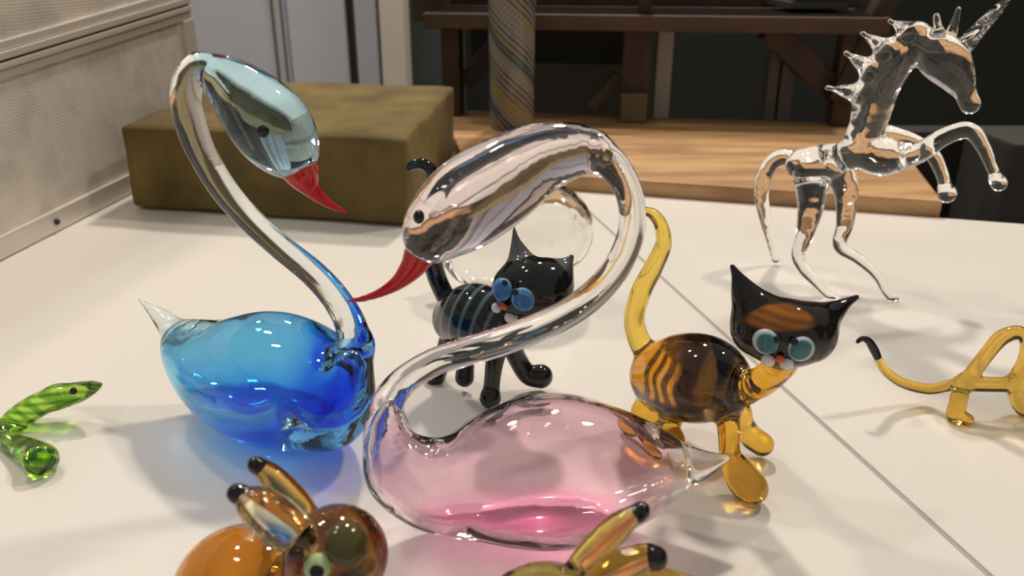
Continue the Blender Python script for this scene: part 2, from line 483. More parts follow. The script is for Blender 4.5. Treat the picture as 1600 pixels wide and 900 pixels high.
# flat things lying on the rack's shelf
for i, (x0, x1, y0, y1, lab) in enumerate(((1232, 1322, 28, 37, 'lower of two flat grey boxes lying on the rack shelf'), (1240, 1330, 14, 24, 'upper of two flat grey boxes lying on the rack shelf'))):
    a = at(x0, y1, ry(1280) + 0.02); b = at(x1, y1, ry(1280) + 0.02)
    zb = at(1280, 21.5, ry(1280) - 0.013)[2] + 0.002 + i * 0.0075
    t = tag(bm_obj('flat_box', box_bm(a[0], b[0], a[1], a[1] + 0.10, zb, zb + 0.007, 0.001), plain('grey_card', (0.045, 0.042, 0.038), 0.6)), lab, 'box', 'flat boxes on the rack shelf')

# boards leaning / standing behind the rack
M['board_white'] = plain('whitewashed_board', (0.33, 0.30, 0.27), 0.7)
M['board_grey'] = plain('grey_board', (0.085, 0.075, 0.065), 0.7)
for (x0, x1, y0, y1, m, lab) in ((1020, 1044, 46, 189, 'board_white', 'pale upright batten behind the middle post of the rack'),
                                 (1192, 1208, 70, 196, 'board_grey', 'narrow grey batten, left of a pair behind the rack'),
                                 (1212, 1232, 70, 198, 'board_grey', 'wider grey batten, right of a pair behind the rack')):
    a, b = at(x0, y1, ry(x0) + 0.02), at(x1, y1, ry(x0) + 0.02); z1 = at(x0, y0, ry(x0) + 0.02)[2]
    tag(bm_obj('batten', box_bm(a[0], b[0], a[1], a[1] + 0.015, PZ, z1, 0.001), M[m]), lab, 'batten')
a, b = at(828, 188, 1.05), at(985, 188, 1.05); z0, z1 = FLOOR, at(900, 88, 1.05)[2]
tag(bm_obj('leaning_board', box_bm(a[0], b[0], 1.06, 1.065, z0, z1, 0.001), noisy('brown_card', (0.040, 0.032, 0.022), (0.055, 0.043, 0.03), 6, 0.7)), 'dull brown board standing behind the rack below its shelf', 'board')
a, b = at(1375, 330, 0.75), at(1640, 330, 0.75); z1 = at(1500, 205, 1.0)[2]
tag(bm_obj('low_partition', box_bm(0.44, 0.80, 1.0, 1.04, FLOOR, z1, 0.004), plain('dark_taupe_paint', (0.035, 0.031, 0.027), 0.6)), 'dark taupe low partition beyond the right end of the bench', 'partition')
a = at(1572, 290, 0.85); b = at(1640, 290, 0.85)
tag(bm_obj('stool', box_bm(a[0], a[0] + 0.3, 0.85, 0.95, FLOOR, at(1572, 225, 0.85)[2], 0.004), plain('dark_grey_paint', (0.045, 0.042, 0.04), 0.6)), 'dark grey cabinet end at the far right edge', 'cabinet')
bpy.data.objects['stool'].name = 'side_cabinet'

# ------------------------------------------------------------------ pale cupboards at the back left
M['lilac'] = plain('pale_lilac_paint', (0.58, 0.595, 0.66), 0.5)
M['cream'] = plain('cream_paint', (0.66, 0.60, 0.53), 0.6)
M['gapdark'] = plain('brown_gap', (0.07, 0.055, 0.04), 0.7)
M['palemetal'] = plain('pale_metal_strip', (0.47, 0.48, 0.47), 0.35)
CY = 1.75
cb = thing('tall_cupboard', 'tall pale lilac cupboard with flat doors behind the aluminium case', 'cupboard', (at(450, 60, CY)[0], CY, FLOOR))
corg = np.array(cb.location)
def cx(px): return at(px, 60, CY)[0]
def panel(name, p0, p1, m, dy=0.0, th=0.02, z1=1.2):
    return bm_obj(name, box_bm(cx(p0) - corg[0], cx(p1) - corg[0], dy, dy + th, 0.0, z1 - FLOOR, 0.003), M[m], cb)
panel('carcass', 240, 596, 'gapdark', 0.02, 0.45)
panel('door', 246, 428, 'lilac'); panel('door', 452, 542, 'lilac'); panel('door', 556, 590, 'lilac')
panel('strip', 432, 441, 'palemetal', -0.006); panel('strip', 443, 450, 'lilac', 0.006)
o = struct('trim_1', box_bm(at(594, 60, 1.7)[0], at(632, 60, 1.7)[0], 1.70, 1.80, FLOOR, 1.9, 0.004), M['cream'])
o = struct('wall_recess', box_bm(at(634, 60, 1.8)[0], at(720, 60, 1.8)[0], 1.85, 1.95, FLOOR, 1.9), plain('dark_teal_paint', (0.055, 0.075, 0.075), 0.8))

# ------------------------------------------------------------------ aluminium flight case on the left
def alu(name, c, bump):
    m, N, L, p = new_mat(name)
    tc = N.new('ShaderNodeTexCoord'); v = N.new('ShaderNodeTexVoronoi'); b = N.new('ShaderNodeBump')
    v.inputs['Scale'].default_value = 500; v.inputs['Randomness'].default_value = 0.15
    nz = N.new('ShaderNodeTexNoise'); nz.inputs['Scale'].default_value = 28; nz.inputs['Detail'].default_value = 6
    rp = N.new('ShaderNodeValToRGB'); rp.color_ramp.elements[0].position = 0.28; rp.color_ramp.elements[1].position = 0.55
    rp.color_ramp.elements[0].color = col4([x * 0.72 for x in c]); rp.color_ramp.elements[1].color = col4(c)
    L.new(tc.outputs['Object'], v.inputs['Vector']); L.new(tc.outputs['Object'], nz.inputs['Vector'])
    L.new(nz.outputs['Fac'], rp.inputs['Fac']); L.new(rp.outputs['Color'], p.inputs['Base Color'])
    b.inputs['Strength'].default_value = bump; b.inputs['Distance'].default_value = 0.0006
    L.new(v.outputs['Distance'], b.inputs['Height']); L.new(b.outputs['Normal'], p.inputs['Normal'])
    p.inputs['Metallic'].default_value = 0.4; p.inputs['Roughness'].default_value = 0.45
    return m
M['alu_panel'] = alu('pebbled_aluminium', (0.80, 0.735, 0.665), 1.0)
M['alu_rail'] = plain('aluminium_rail', (0.74, 0.685, 0.62), 0.38, 0.45)
M['rubber'] = plain('dark_rubber', (0.03, 0.028, 0.026), 0.6)
cA, cB = np.array((-0.307, 0.452, 0)), np.array((-0.279, 0.74, 0))
cd = (cB - cA); cL = np.linalg.norm(cd); cd /= cL; cn = np.array((cd[1], -cd[0], 0))   # along, and out towards the swans
cs0, cs1 = -0.40, cL
case = thing('flight_case', 'silver aluminium case with pebbled panels along the left edge of the table', 'case', cA + cd * (cs0 + cs1) / 2 - cn * 0.14)
korg = np.array(case.location)
def cz(z, s): return 0.0008 + (z - 0.003) * 0.96 * (1 + 0.209 * s / cL)
def cbox(name, s0, s1, z0, z1, o0, o1, mat, bev=0.0008):
    c = []
    for zz_ in (z0, z1):
        for s, o in ((s0, o1), (s1, o1), (s1, o0), (s0, o0)):
            p = cA + cd * s + cn * o; c.append(np.array((p[0], p[1], cz(zz_, s))) - korg)
    return bm_obj(name, hexa_bm(c, bev), mat, case)
cbox('side_panel', cs0, cs1, 0.010, 0.112, -0.28, -0.003, M['alu_panel'])
cbox('lid_panel', cs0, cs1, 0.118, 0.23, -0.28, -0.003, M['alu_panel'])
cbox('bottom_rail', cs0, cs1, 0.003, 0.0165, -0.281, 0.0, M['alu_rail'])
cbox('lower_rail', cs0, cs1, 0.105, 0.1105, -0.281, -0.0004, M['alu_rail'])
cbox('lower_rail', cs0, cs1, 0.1108, 0.1145, -0.281, 0.0012, M['alu_rail'])
cbox('seam_seal', cs0, cs1, 0.1144, 0.1162, -0.279, -0.001, M['rubber'])
cbox('lid_rail', cs0, cs1, 0.116, 0.1205, -0.281, 0.0012, M['alu_rail'])
cbox('lid_rail', cs0, cs1, 0.1208, 0.1262, -0.281, -0.0004, M['alu_rail'])
cbox('corner_post', cs1 - 0.016, cs1 + 0.002, 0.0165, 0.105, -0.281, 0.0004, M['alu_rail'])
def rivet(s, z):
    bm = bmesh.new(); bmesh.ops.create_uvsphere(bm, u_segments=14, v_segments=8, radius=0.0022)
    p = cA + cd * s + cn * 0.0004 - korg; bmesh.ops.transform(bm, matrix=Matrix.Translation((p[0], p[1], cz(z, s))), verts=bm.verts)
    bm_obj('rivet', bm, M['rubber'], case, smooth=True)
rivet(0.058, 0.0095)

# ------------------------------------------------------------------ olive block
M['block'] = noisy('olive_felted_block', (0.075, 0.050, 0.013), (0.190, 0.135, 0.034), 26, 0.85, (1, 1, 1), 0.4, lo=0.25, hi=0.72)
q0, q1 = ground(208, 327), ground(640, 357)
q2 = np.array((-0.052, 0.745, 0.0))
bdir = q1 - q0; bw = np.linalg.norm(bdir); bdir /= bw
bside = q2 - q1; bdp = np.linalg.norm(bside); bside /= bdp
blk = bmesh.new(); bmesh.ops.create_cube(blk, size=1.0)
bmesh.ops.subdivide_edges(blk, edges=blk.edges[:], cuts=18, use_grid_fill=True)
bh = 0.0605
for v in blk.verts:
    c = v.co.copy(); s = Vector((c.x * bw, c.y * bdp, c.z * bh)); r = 0.005
    core = Vector((max(-bw / 2 + r, min(bw / 2 - r, s.x)), max(-bdp / 2 + r, min(bdp / 2 - r, s.y)), max(-bh / 2 + r, min(bh / 2 - r, s.z))))
    d = s - core
    if d.length > 1e-9: s = core + d.normalized() * min(d.length, r)
    s += Vector((math.sin(s.z * 90 + s.y * 50), math.sin(s.x * 70 + s.z * 40), math.sin(s.x * 60 + s.y * 80))) * 0.0006
    p = bdir * s.x + bside * s.y
    v.co = Vector((p[0], p[1], s.z))
ob = bm_obj('scuffed_block', blk, M['block'], smooth=True)
cen = q0 + bdir * bw / 2 + bside * bdp / 2
ob.location = (cen[0], cen[1], bh / 2 + 0.0009)
tag(ob, 'large olive green scuffed block lying against the silver case', 'block')

# ------------------------------------------------------------------ tall twisted-line glass vase
def filigree():
    m, N, L, p = new_mat('filigree_glass')
    uv = N.new('ShaderNodeUVMap'); uv.uv_map = 'UVMap'
    def lines(sx, sy, scale, dist, lo, hi):
        mp = N.new('ShaderNodeMapping'); mp.inputs['Rotation'].default_value = (0, 0, math.radians(sx)); mp.inputs['Scale'].default_value = (1, sy, 1)
        wv = N.new('ShaderNodeTexWave'); wv.inputs['Scale'].default_value = scale; wv.inputs['Distortion'].default_value = dist; wv.inputs['Detail'].default_value = 1
        rp = N.new('ShaderNodeValToRGB'); rp.color_ramp.elements[0].position = lo; rp.color_ramp.elements[1].position = hi
        L.new(uv.outputs[0], mp.inputs['Vector']); L.new(mp.outputs[0], wv.inputs['Vector']); L.new(wv.outputs['Fac'], rp.inputs['Fac'])
        return rp.outputs['Color']
    def mixc(fac, a, b):
        x = N.new('ShaderNodeMix'); x.data_type = 'RGBA'; L.new(fac, x.inputs['Factor'])
        for k, v in (('A', a), ('B', b)):
            if isinstance(v, tuple): x.inputs[k].default_value = v
            else: L.new(v, x.inputs[k])
        return x.outputs['Result']
    l1 = lines(-50, 1, 2.3, 0.5, 0.15, 0.4); l2 = lines(40, 1, 2.6, 0.8, 0.05, 0.3); wide = lines(-50, 1, 0.33, 1.5, 0.35, 0.65)
    yel = lines(-47, 1, 0.30, 4.0, 0.90, 0.97)
    blu = lines(-50, 1, 0.22, 4.0, 0.90, 0.99)
    lite = mixc(yel, (0.25, 0.225, 0.19, 1), (0.29, 0.24, 0.085, 1))
    c = mixc(l1, (0.035, 0.032, 0.028, 1), lite)
    d = mixc(l2, (0.05, 0.045, 0.04, 1), lite)
    e = mixc(wide, c, mixc(l1, d, lite))
    e = mixc(blu, e, mixc(l1, (0.02, 0.03, 0.035, 1), (0.10, 0.13, 0.14, 1)))
    L.new(e, p.inputs['Base Color']); p.inputs['Roughness'].default_value = 0.12
    return m
M['filigree'] = filigree()
vz = at(800, 201, 0.80); vr = 35.0 * depth(vz) / F
ves = thing('filigree_vase', 'tall narrow glass vase wound with fine twisted dark and yellow lines', 'vase', (vz[0], vz[1], PZ))
prof = [(0.0, 0.0), (vr * 0.93, 0.0), (vr * 0.98, 0.004), (vr * 0.97, 0.05), (vr * 1.0, 0.11), (vr * 1.06, 0.17), (vr * 1.1, 0.22), (vr * 0.95, 0.222), (vr * 0.85, 0.17), (vr * 0.85, 0.01), (0.0, 0.01)]
def lathe(name, prof, mat, parent, n=64):
    bm = bmesh.new(); uvl = bm.loops.layers.uv.new('UVMap'); rings = []
    for r, z in prof: rings.append([bm.verts.new((r * math.cos(2 * math.pi * i / n), r * math.sin(2 * math.pi * i / n), z)) for i in range(n)] if r > 0 else [bm.verts.new((0, 0, z))])
    for a, b in zip(rings[:-1], rings[1:]):
        for i in range(n):
            j = (i + 1) % n
            fv = [a[i % len(a)], a[j % len(a)], b[j % len(b)], b[i % len(b)]]; us = [i, i + 1, i + 1, i]
            keep = []; ku = []
            for v_, u_ in zip(fv, us):
                if v_ not in keep: keep.append(v_); ku.append(u_)
            if len(keep) > 2:
                f = bm.faces.new(keep)
                for lp, u_ in zip(f.loops, ku): lp[uvl].uv = (u_ / n * 4.0, lp.vert.co.z / (2 * math.pi * vr) * 4.0)
    return bm_obj(name, bm, mat, parent, smooth=True)
lathe('vase_wall', prof, M['filigree'], ves)

# ================================================================== GLASS FIGURES
# ------------------------------------------------------------------ blue swan
def root_at(name, label, cat, p, group=None):
    return thing(name, label, cat, (p[0], p[1], 0.0), group)
bs = root_at('glass_swan', 'blue blown glass swan with clear arched neck and red beak', 'glass swan', ground(440, 680), 'glass swans')
BY = 0.262
body = chain('body', [(216, 467, 1.5, .302), (232, 480, 6, .300), (252, 496, 14, .297), (276, 520, 24, .292), (308, 550, 52, .284), (360, 580, 82, .275), (425, 592, 106, .266), (480, 606, 96, .257), (504, 622, 76, .250), (512, 630, 66, .248)], k=.004, n=14)
breast = chain('body', [(512, 640, 52, .247), (535, 610, 42, .246), (550, 575, 33, .246), (556, 540, 27, .246)], k=.009, n=14)
neck = chain('neck', [(556, 540, 27, .246), (545, 500, 24), (520, 460, 22), (487, 425, 21), (440, 387, 20), (396, 348, 20), (355, 303, 21), (324, 255, 22), (302, 205, 24), (291, 155, 24), (296, 120, 23), (312, 104, 21)], k=.003)
head = chain('head', [(312, 104, 21, .246), (332, 108, 25), (362, 132, 41), (398, 168, 57), (426, 200, 62), (446, 226, 52), (458, 242, 36)], k=.0015, n=14)
beak = chain('beak', [(460, 246, 33, .2455), (470, 268, 27), (485, 294, 14), (509, 315, 8), (538, 331, 3.5)], k=.0004)
b_in = [chain('b', [(300, 546, 36, .286), (356, 572, 66, .276), (418, 574, 86, .269), (464, 582, 68, .261), (486, 586, 44, .257)], k=.002, n=14),
        chain('b', [(470, 590, 54, .260), (498, 606, 52, .252), (514, 612, 44, .248), (532, 598, 32, .2465), (546, 572, 20, .246), (552, 552, 9, .246)], k=.006, n=14)]
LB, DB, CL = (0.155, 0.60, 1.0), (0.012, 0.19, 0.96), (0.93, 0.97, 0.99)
def blue_tint(part, V):
    if part in ('neck', 'head'):
        hi = (0.52, 0.80, 0.94) if part == 'head' else CL
        t = sstep(V[:, 2], 0.035, 0.06) if part == 'neck' else np.ones(len(V))
        return mix((0.35, 0.65, 0.93), hi, t)
    c = np.tile(np.array(LB), (len(V), 1))
    tail = sstep(V[:, 1], 0.278, 0.294); c = c * (1 - tail[:, None]) + np.array((0.86, 0.94, 0.96)) * tail[:, None]
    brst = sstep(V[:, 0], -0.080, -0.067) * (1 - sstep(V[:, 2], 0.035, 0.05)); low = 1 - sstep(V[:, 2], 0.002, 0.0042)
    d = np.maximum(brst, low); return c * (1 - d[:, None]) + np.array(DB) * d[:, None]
mt = dict(body=M['tint'], neck=M['tint'], head=M['tint'], beak=M['red'])
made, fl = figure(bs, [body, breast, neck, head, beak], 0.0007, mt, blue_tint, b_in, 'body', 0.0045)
p, n = hit(fl, 411, 205); e = bead('eye', bs, p, n, pxr(411, 205, .23, 10), M['black'], 0.7)
p2 = at(447, 172, .2565); bead('eye', bs, p2, (0.3, 0.9, 0.3), pxr(411, 205, .23, 8), M['black'], 0.7)

# ------------------------------------------------------------------ pink swan
ps = root_at('glass_swan', 'pink blown glass swan with looped clear neck lowering a red beak', 'glass swan', ground(830, 830), 'glass swans')
PY = 0.206
pbody = chain('body', [(1144, 713, 1.5, .214), (1122, 719, 11, .213), (1092, 726, 24, .212), (1050, 730, 42, .211), (1000, 732, 72, .209), (930, 735, 104, .207), (860, 735, 120, .206), (790, 744, 104, .206), (725, 760, 74, .206), (690, 766, 52, .206)], k=.003, n=14)
pbreast = chain('body', [(690, 764, 56, .206), (660, 756, 60, .206), (632, 738, 60, .206), (612, 705, 44, .207), (606, 680, 34, .207)], k=.009, n=14)
pneck = chain('neck', [(606, 680, 34, .207), (604, 662, 30, .207), (606, 632, 26, .208), (628, 598, 23, .208), (676, 567, 22), (727, 550, 22.5), (777, 535, 23), (830, 516, 23), (880, 493, 23), (925, 462, 22.5), (962, 420, 22), (983, 375, 21.5), (988, 335, 21), (980, 294, 22), (957, 258, 25), (925, 236, 32)], k=.003)
phead = chain('head', [(925, 236, 32, .208), (888, 236, 44), (834, 252, 57), (780, 285, 69), (730, 318, 71), (692, 348, 58), (676, 364, 48)], k=.0015, n=14)
pbeak = chain('beak', [(658, 394, 26, .207), (644, 418, 19), (622, 441, 12), (595, 457, 7.5), (566, 467, 5), (543, 470, 3)], k=.0004)
p_in = [chain('b', [(1030, 731, 40, .2105), (990, 732, 62, .209), (930, 732, 93, .2075), (860, 731, 108, .206), (790, 739, 93, .206), (730, 755, 64, .206), (690, 762, 42, .206)], k=.002, n=14),
        chain('b', [(690, 760, 44, .206), (660, 752, 49, .206), (632, 734, 49, .206), (614, 704, 35, .207), (607, 672, 23, .207), (607, 645, 13, .208), (612, 622, 4, .208)], k=.009, n=14)]
def pink_tint(part, V):
    if part == 'neck':
        return mix((0.95, 0.80, 0.88), (0.975, 0.955, 0.96), sstep(V[:, 2], 0.025, 0.05))
    if part == 'head': return np.tile(np.array((0.97, 0.885, 0.925)), (len(V), 1))
    c = np.tile(np.array((0.955, 0.79, 0.865)), (len(V), 1))
    tail = sstep(V[:, 0], 0.046, 0.052); c = c * (1 - tail[:, None]) + np.array((0.95, 0.93, 0.92)) * tail[:, None]
    low = 1 - sstep(V[:, 2], 0.004, 0.009)
    return c * (1 - low[:, None]) + np.array((0.90, 0.42, 0.66)) * low[:, None]
made, fl = figure(ps, [pbody, pbreast, pneck, phead, pbeak], 0.00065, mt, pink_tint, p_in, 'body', 0.007)
p, n = hit(fl, 656, 339); bead('eye', ps, p, n, pxr(656, 339, .2, 11), M['black'], 0.7)
p2, n2 = hit(fl, 690, 352); bead('eye', ps, at(680, 318, .2165), (-0.2, 0.9, 0.3), pxr(656, 339, .2, 9), M['black'], 0.7)

# ------------------------------------------------------------------ clear bulb behind the black cat
cbulb = root_at('glass_bulb', 'clear blown glass bulb standing behind the black cat', 'glass ornament', ground(820, 445), None)
bl = chain('bulb', [(745, 400, 50, .402), (790, 385, 76, .40), (845, 362, 77, .398), (868, 358, 58, .397)], k=.003, n=14)
bli = [chain('b', [(745, 400, 43, .402), (790, 385, 70, .40), (845, 362, 71, .398), (868, 358, 53, .397)], k=.003, n=14)]
nub = chain('tail_tip', [(745, 400, 40, .402), (705, 400, 18, .404), (680, 392, 5, .406)], k=.004)
figure(cbulb, [bl, nub], 0.0008, dict(bulb=M['bubble'], tail_tip=M['clear']), None, bli, 'bulb', 0.0025)

# ------------------------------------------------------------------ cats
def cat_face(root, fl, eyes, ring, iris, pup, noses, muzz, Yh):
    for (rx, ry_, rr), (ix, iy, ir), (ux, uy, ur) in zip(*eyes):
        p, n = hit(fl, rx, ry_); e = bead('eye', root, p, n, pxr(rx, ry_, Yh, rr), ring, 0.55)
        q, m = hit(fl, ix, iy); m = m * 0.6 + n * 0.4; i = bead('iris', e, q + n * pxr(rx, ry_, Yh, rr) * 0.38, m, pxr(ix, iy, Yh, ir), iris, 0.35)
        q, m = hit(fl, ux, uy); bead('pupil', e, q + n * pxr(rx, ry_, Yh, rr) * 0.55, m, pxr(ux, uy, Yh, ur), pup, 0.6)
    for x, y, r in muzz:
        p, n = hit(fl, x, y); bead('muzzle', root, p, n, pxr(x, y, Yh, r), M['white_glass'], 0.9)
    x, y, r = noses; p, n = hit(fl, x, y); bead('nose', root, p + n * pxr(x, y, Yh, 5), n, pxr(x, y, Yh, r), M['nose'], 0.9)

oc = root_at('glass_cat', 'amber glass cat with brown stripes, raised yellow tail and pale ringed eyes', 'glass cat', ground(1090, 700), 'glass cats')
o_body = chain('body', [(1040, 588, 56, .268), (1075, 590, 70, .258), (1105, 592, 66, .249), (1140, 600, 38, .243), (1160, 606, 26, .240)], k=.003, n=14)
o_neck = chain('neck', [(1155, 606, 26, .241), (1190, 596, 24, .234), (1222, 568, 24, .229)], k=.003)
o_tail = chain('tail', [(1022, 560, 20, .272), (1003, 540, 18, .274), (991, 503, 16, .276), (1000, 460, 16), (1020, 420, 15), (1036, 384, 13), (1034, 355, 11), (1022, 336, 9), (1010, 330, 7)], k=.002)
o_head = chain('head', [(1188, 512, 46, .229), (1226, 520, 55, .226), (1262, 524, 44, .225)], k=.004)
o_e1 = chain('ear', [(1182, 488, 36, .231), (1165, 460, 22, .233), (1152, 432, 9, .234), (1144, 416, 4, .235)], k=.003, idx=0)
o_e2 = chain('ear', [(1268, 508, 36, .227), (1295, 492, 21, .229), (1320, 475, 9, .231), (1339, 464, 4, .232)], k=.003, idx=1)
o_l1 = chain('leg', [(1138, 640, 20, .240), (1139, 680, 17, .234), (1142, 712, 17, .229), (1158, 744, 26, .2255), (1172, 762, 28, .2235)], k=.003, idx=0)
o_l2 = chain('leg', [(1158, 640, 16, .248), (1164, 662, 15, .249), (1174, 682, 19, .250), (1190, 694, 19, .249)], k=.003, idx=1)
o_l3 = chain('leg', [(1022, 610, 22, .272), (1008, 635, 18, .272), (1008, 646, 22, .270), (1022, 650, 18, .268)], k=.003, idx=2)
o_l4 = chain('leg', [(1050, 640, 22, .262), (1048, 668, 16, .256), (1052, 690, 20, .251)], k=.003, idx=3)
def ocat_tint(part, V):
    c0 = at(1088, 590, .256)
    if part == 'body':
        a_ = at(1140, 600, .243) - at(1040, 588, .268); a_ /= np.linalg.norm(a_)
        dv = V - c0
        s = dv @ a_ / 0.0165 - dv[:, 2] / 0.0165 * 0.30 + 0.05 * np.sin(dv[:, 2] * 500)
        xs = (-2, -.62, -.56, -.40, -.36, -.26, -.22, -.10, -.06, .02, .06, .22, .26, .36, .40, 2)
        ys = (0, 0, 1, 1, 0, 0, 1, 1, 0, 0, 1, 1, 0, 0, 1, 1)
        band = np.interp(s, xs, ys)
        band = np.maximum(band, sstep(dv[:, 2], 0.0105, 0.0125))
        return mix((0.74, 0.33, 0.025), (0.028, 0.012, 0.007), band)
    if part == 'head':
        t = sstep(V[:, 2], 0, 0.0001) * 0
        a, b = at(1222, 494, .215), at(1222, 494, .215)
        return np.tile(np.array((0.018, 0.012, 0.009)), (len(V), 1))
    if part == 'ear': return np.tile(np.array((0.008, 0.007, 0.007)), (len(V), 1))
    if part == 'neck': return np.tile(np.array((0.80, 0.42, 0.04)), (len(V), 1))
    return np.tile(np.array((0.84, 0.50, 0.06)), (len(V), 1))
mo = dict(body=M['tint'], neck=M['tint'], tail=M['amber'], head=M['gloss'], ear=M['gloss'], leg=M['tint'])
mo['tail'] = glass('yellow_glass', (0.90, 0.66, 0.13))
made, fl = figure(oc, [o_body, o_neck, o_tail, o_head, o_e1, o_e2, o_l1, o_l2, o_l3, o_l4], 0.0005, mo, ocat_tint)
# orange patch on the forehead of the head
me = made[('head', 0)].data; n_ = len(me.vertices); co = np.zeros(n_ * 3, np.float32); me.vertices.foreach_get('co', co); co = co.reshape(-1, 3) + np.array(oc.location)
pa, na = hit(fl, 1222, 496); dx = (co[:, 0] - pa[0]) / 0.0098; dv = (co - pa) @ np.array((0, SP, CP)) / 0.0044 + 0.25 * dx * dx
pt = 1 - sstep(np.sqrt(dx * dx + dv * dv), 0.8, 1.05); pt = pt * (co[:, 1] < pa[1] + 0.012) * (0.75 + 0.25 * np.sin(co[:, 2] * 2600 + co[:, 0] * 300))
cc = np.ones((n_, 4), np.float32); cc[:, :3] = mix((0.018, 0.012, 0.009), (0.36, 0.115, 0.01), pt); me.color_attributes['tint'].data.foreach_set('color', cc.ravel())
cat_face(oc, fl, ([(1197, 533, 21), (1251, 544, 21)], [(1201, 534, 17), (1248, 543, 17)], [(1218, 527, 6), (1237, 529, 6)]), M['eye_ring'], M['eye_teal'], M['black'], (1219, 557, 7), [(1201, 561, 11), (1229, 566, 11)], .215)

bc = root_at('glass_cat', 'black glass cat with grey stripes and blue eyes, seen behind the pink swan', 'glass cat', ground(760, 610), 'glass cats')
c_body = chain('body', [(715, 498, 40, .308), (742, 492, 50, .300), (770, 505, 42, .294), (792, 520, 30, .290)], k=.003, n=14)
c_neck = chain('neck', [(790, 515, 26, .290), (815, 485, 26, .287)], k=.003, n=3)
c_tail = chain('tail', [(708, 485, 16, .314), (692, 455, 15, .316), (680, 425, 15), (671, 380, 14), (670, 335, 12), (676, 295, 11), (674, 268, 10), (660, 256, 9), (645, 258, 8), (638, 264, 5)], k=.002)
c_head = chain('head', [(812, 452, 44, .284), (842, 452, 50, .282), (860, 455, 36, .283)], k=.003)
c_e1 = chain('ear', [(818, 424, 28, .288), (812, 400, 17, .290), (806, 376, 7, .291), (803, 356, 2, .292)], k=.003, idx=0)
c_e2 = chain('ear', [(862, 438, 32, .284), (876, 424, 20, .285), (887, 410, 9, .286), (894, 400, 3, .286)], k=.003, idx=1)
c_l1 = chain('leg', [(778, 535, 18, .288), (772, 570, 14, .286), (768, 605, 13, .285), (766, 622, 17, .283)], k=.003, idx=0)
c_l2 = chain('leg', [(795, 530, 17, .296), (808, 560, 15, .298), (825, 585, 16, .298), (845, 588, 19, .298)], k=.003, idx=1)
c_l3 = chain('leg', [(705, 525, 18, .312), (692, 560, 14, .310), (684, 580, 15, .309), (680, 588, 16, .307)], k=.003, idx=2)
c_l4 = chain('leg', [(730, 530, 18, .304), (728, 565, 14, .300), (726, 590, 15, .298)], k=.003, idx=3)
def bcat_tint(part, V):
    if part == 'body':
        c0 = at(742, 492, .300); s = (V[:, 0] - c0[0]) - (V[:, 1] - c0[1]) * 0.5 - (V[:, 2] - c0[2]) * 0.25
        band = sstep(np.sin(s * 1050 + 1.2), 0.45, 0.8)
        return mix((0.008, 0.011, 0.012), (0.10, 0.16, 0.18), band)
    return np.tile(np.array((0.008, 0.010, 0.010)), (len(V), 1))
mb = {k: M['gloss'] for k in ('body', 'neck', 'tail', 'head', 'leg')}; mb['ear'] = M['gloss']
def bcat_tint2(part, V):
    if part == 'ear':
        t = sstep(V[:, 2], 0.058, 0.064); return mix((0.010, 0.013, 0.013), (0.10, 0.11, 0.115), t)
    return bcat_tint(part, V)
made, fl = figure(bc, [c_body, c_neck, c_tail, c_head, c_e1, c_e2, c_l1, c_l2, c_l3, c_l4], 0.0006, mb, bcat_tint2, caustic=False)
cat_face(bc, fl, ([(786, 452, 19), (818, 467, 20)], [(787, 454, 15), (819, 469, 16)], [(795, 442, 6), (809, 453, 6)]), M['eye_sky'], M['eye_blue'], M['black'], (790, 476, 6), [(777, 480, 9), (799, 494, 11)], .265)

# ------------------------------------------------------------------ clear unicorn
un = root_at('glass_unicorn', 'clear glass rearing unicorn with spiral horn and spiky mane', 'glass unicorn', ground(1290, 450))
U = []
U.append(chain('torso', [(1255, 258, 26, .436), (1285, 256, 30, .430), (1312, 246, 24, .422), (1345, 238, 26, .414), (1378, 245, 30, .405), (1398, 244, 24, .400)], k=.003))
U.append(chain('neck', [(1345, 225, 27, .412), (1362, 180, 27, .408), (1380, 135, 25, .404), (1408, 92, 24, .398), (1440, 70, 22, .393)], k=.003))
U.append(chain('head', [(1452, 76, 28, .391), (1474, 92, 35, .388), (1494, 118, 26, .386), (1507, 143, 16, .385), (1516, 163, 15, .384)], k=.002))
U.append(chain('horn', [(1494, 86, 15, .388), (1508, 70, 14, .388), (1535, 40, 11), (1560, 14, 8), (1584, -14, 3.5)], k=.001))
U.append(chain('ear', [(1468, 60, 12, .386), (1465, 42, 7), (1463, 24, 4.5)], k=.001, idx=0))
U.append(chain('ear', [(1480, 66, 12, .392), (1490, 42, 7), (1498, 14, 4)], k=.001, idx=1))
U.append(chain('mane', [(1344, 178, 12, .409), (1352, 146, 15, .408), (1370, 108, 16, .405), (1396, 76, 15, .401), (1436, 50, 13, .394)], k=.003))
for i, (b_, t_, y_) in enumerate((((1352, 148), (1293, 137), .408), ((1366, 112), (1322, 83), .406), ((1392, 82), (1348, 52), .402), ((1430, 54), (1391, 33), .396))):
    m_ = ((b_[0] * .5 + t_[0] * .5), (b_[1] * .5 + t_[1] * .5))
    U.append(chain('mane_spike', [(*b_, 17, y_), (*m_, 10, y_), (t_[0] + (b_[0] - t_[0]) * .15, t_[1] + (b_[1] - t_[1]) * .15, 4, y_), (*t_, 4, y_)], k=.004, idx=i))
U.append(chain('front_leg', [(1385, 245, 26, .402), (1432, 240, 17, .394), (1475, 214, 14, .388), (1514, 204, 13, .385), (1536, 230, 10, .384), (1552, 268, 8, .383)], k=.0015, idx=0))
U.append(chain('hoof', [(1555, 277, 10, .383), (1561, 287, 12, .383)], k=.0005, n=3, idx=0))
U.append(chain('front_leg', [(1385, 215, 20, .412), (1425, 222, 13, .410), (1455, 240, 11, .408), (1470, 268, 9.5, .407), (1476, 288, 9, .407)], k=.0015, idx=1))
